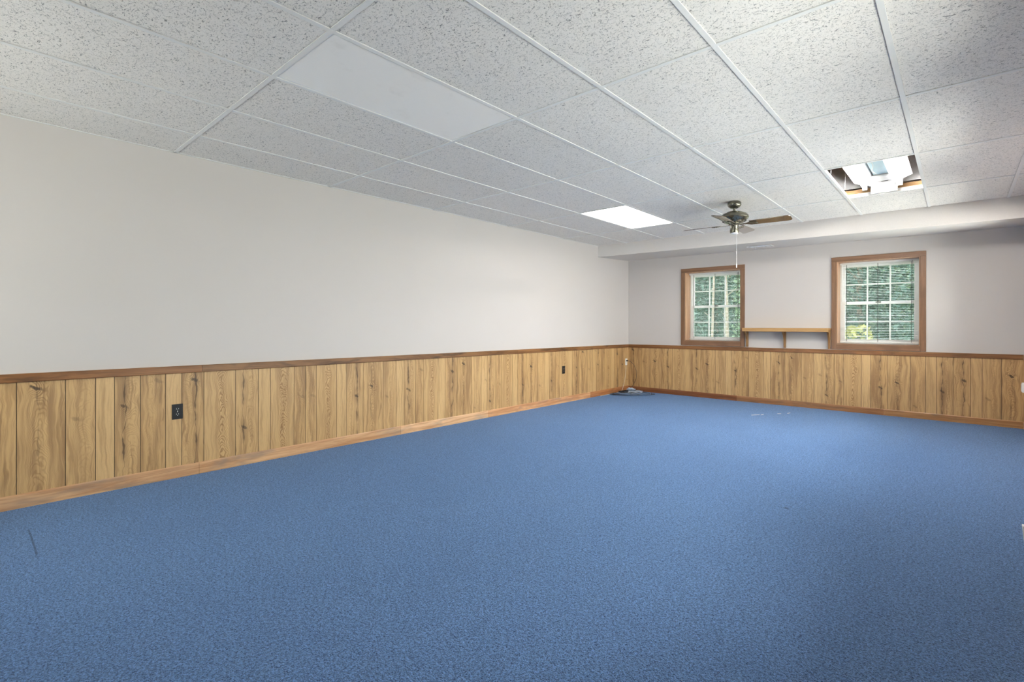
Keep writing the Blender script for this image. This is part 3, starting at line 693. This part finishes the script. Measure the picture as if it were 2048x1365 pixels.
def foliage(n_, rx, ry, z0, z1, size, seed, shape=1.0):
    rd = random.Random(seed); mb = MB()
    for i in range(n_):
        t = rd.random(); z = z0 + (z1 - z0) * t; k = (1 - t ** 2.2 * .75) if shape else 1
        q = rd.random() * 2 * pi; rr = (rd.random() ** .35) * k; lump = 1 + .35 * mn.noise(Vector((cos(q) * 2, sin(q) * 2, z * .8 + seed)))
        c = Vector((rx * rr * cos(q) * lump, ry * rr * sin(q) * lump, z)); s_ = size * rd.uniform(.5, 1.3)
        u = Vector((rd.gauss(0, 1), rd.gauss(0, 1), rd.gauss(0, 1))).normalized(); v = u.orthogonal().normalized(); v = Matrix.Rotation(rd.random() * 6.28, 3, u) @ v
        mb._add([c - u * s_, c + v * s_ * .42, c + u * s_, c - v * s_ * .42], [(0, 1, 2, 3)])
    return mb
def tree(name, loc, leafm, n_, rx, ry, z0, z1, size, seed, tr, label, cat, trunk_h):
    r = empty(name, loc); tag(r, label, cat, 'trees outside the windows' if cat == 'tree' else None)
    foliage(n_, rx, ry, z0, z1, size, seed).build('foliage', leafm, r, fix=False)
    rd = random.Random(seed); mb = MB(); mb.tube([(0, 0, 0), (rd.uniform(-.1, .1), 0, trunk_h * .5), (rd.uniform(-.2, .2), 0, trunk_h)], [tr, tr * .8, tr * .5], 10)
    for k in range(4): q = rd.random() * 6.28; z = trunk_h * (.4 + .14 * k); mb.tube([(0, 0, z), (cos(q) * rx * .5, sin(q) * rx * .5, z + rx * .4)], [tr * .35, tr * .12], 6)
    mb.build('trunk', M['bark'], r, smooth=True)
    return r
tree('leafy_tree', (-3.1, 16.6, -.56), M['leaf_dark'], 9000, 1.5, 1.3, .3, 6.5, .085, 1, .10, 'dark green tree seen through the left panes of the left window', 'tree', 6)
tree('leafy_tree', (-.35, 16.2, -.56), M['leaf_mid'], 5000, .95, .95, 1.0, 6.0, .075, 2, .09, 'lighter green tree at the right edge of the left window', 'tree', 5)
tree('leafy_tree', (1.9, 19.5, -.56), M['leaf_dark'], 11000, 1.6, 1.4, .3, 7, .09, 3, .11, 'dark green tree filling the middle of the right window', 'tree', 6)
tree('leafy_tree', (4.4, 16.4, -.56), M['leaf_dark'], 9000, 1.2, 1.2, .3, 6.5, .08, 4, .11, 'dark green tree behind the right panes of the right window', 'tree', 6)
tree('leafy_tree', (-3.9, 21.8, -.56), M['leaf_dark'], 12000, 2.4, 1.5, .3, 8, .10, 5, .12, 'dark green tree further back behind the left window', 'tree', 6)
tree('leafy_tree', (3.9, 23.8, -.56), M['leaf_mid'], 12000, 2.2, 1.5, .3, 8, .10, 9, .12, 'mid green tree furthest back behind the right window', 'tree', 6)
tree('slender_tree', (-.457, 12.0, -.56), M['leaf_mid'], 500, .40, .40, 3.4, 5.2, .07, 6, .035, 'slim pale-trunked tree seen in the middle of the left window', 'tree', 4.8)
tree('slender_tree', (-.495, 13.4, -.56), M['leaf_mid'], 500, .40, .40, 3.4, 5.2, .07, 7, .05, 'slim pale-trunked tree seen in the right part of the left window', 'tree', 4.8)
tree('shrub', (2.95, 10.3, -.56), M['leaf_lime'], 520, .60, .45, .2, 1.72, .07, 8, .02, 'yellow-green shrub outside the lower left panes of the right window', 'shrub', 1.2)
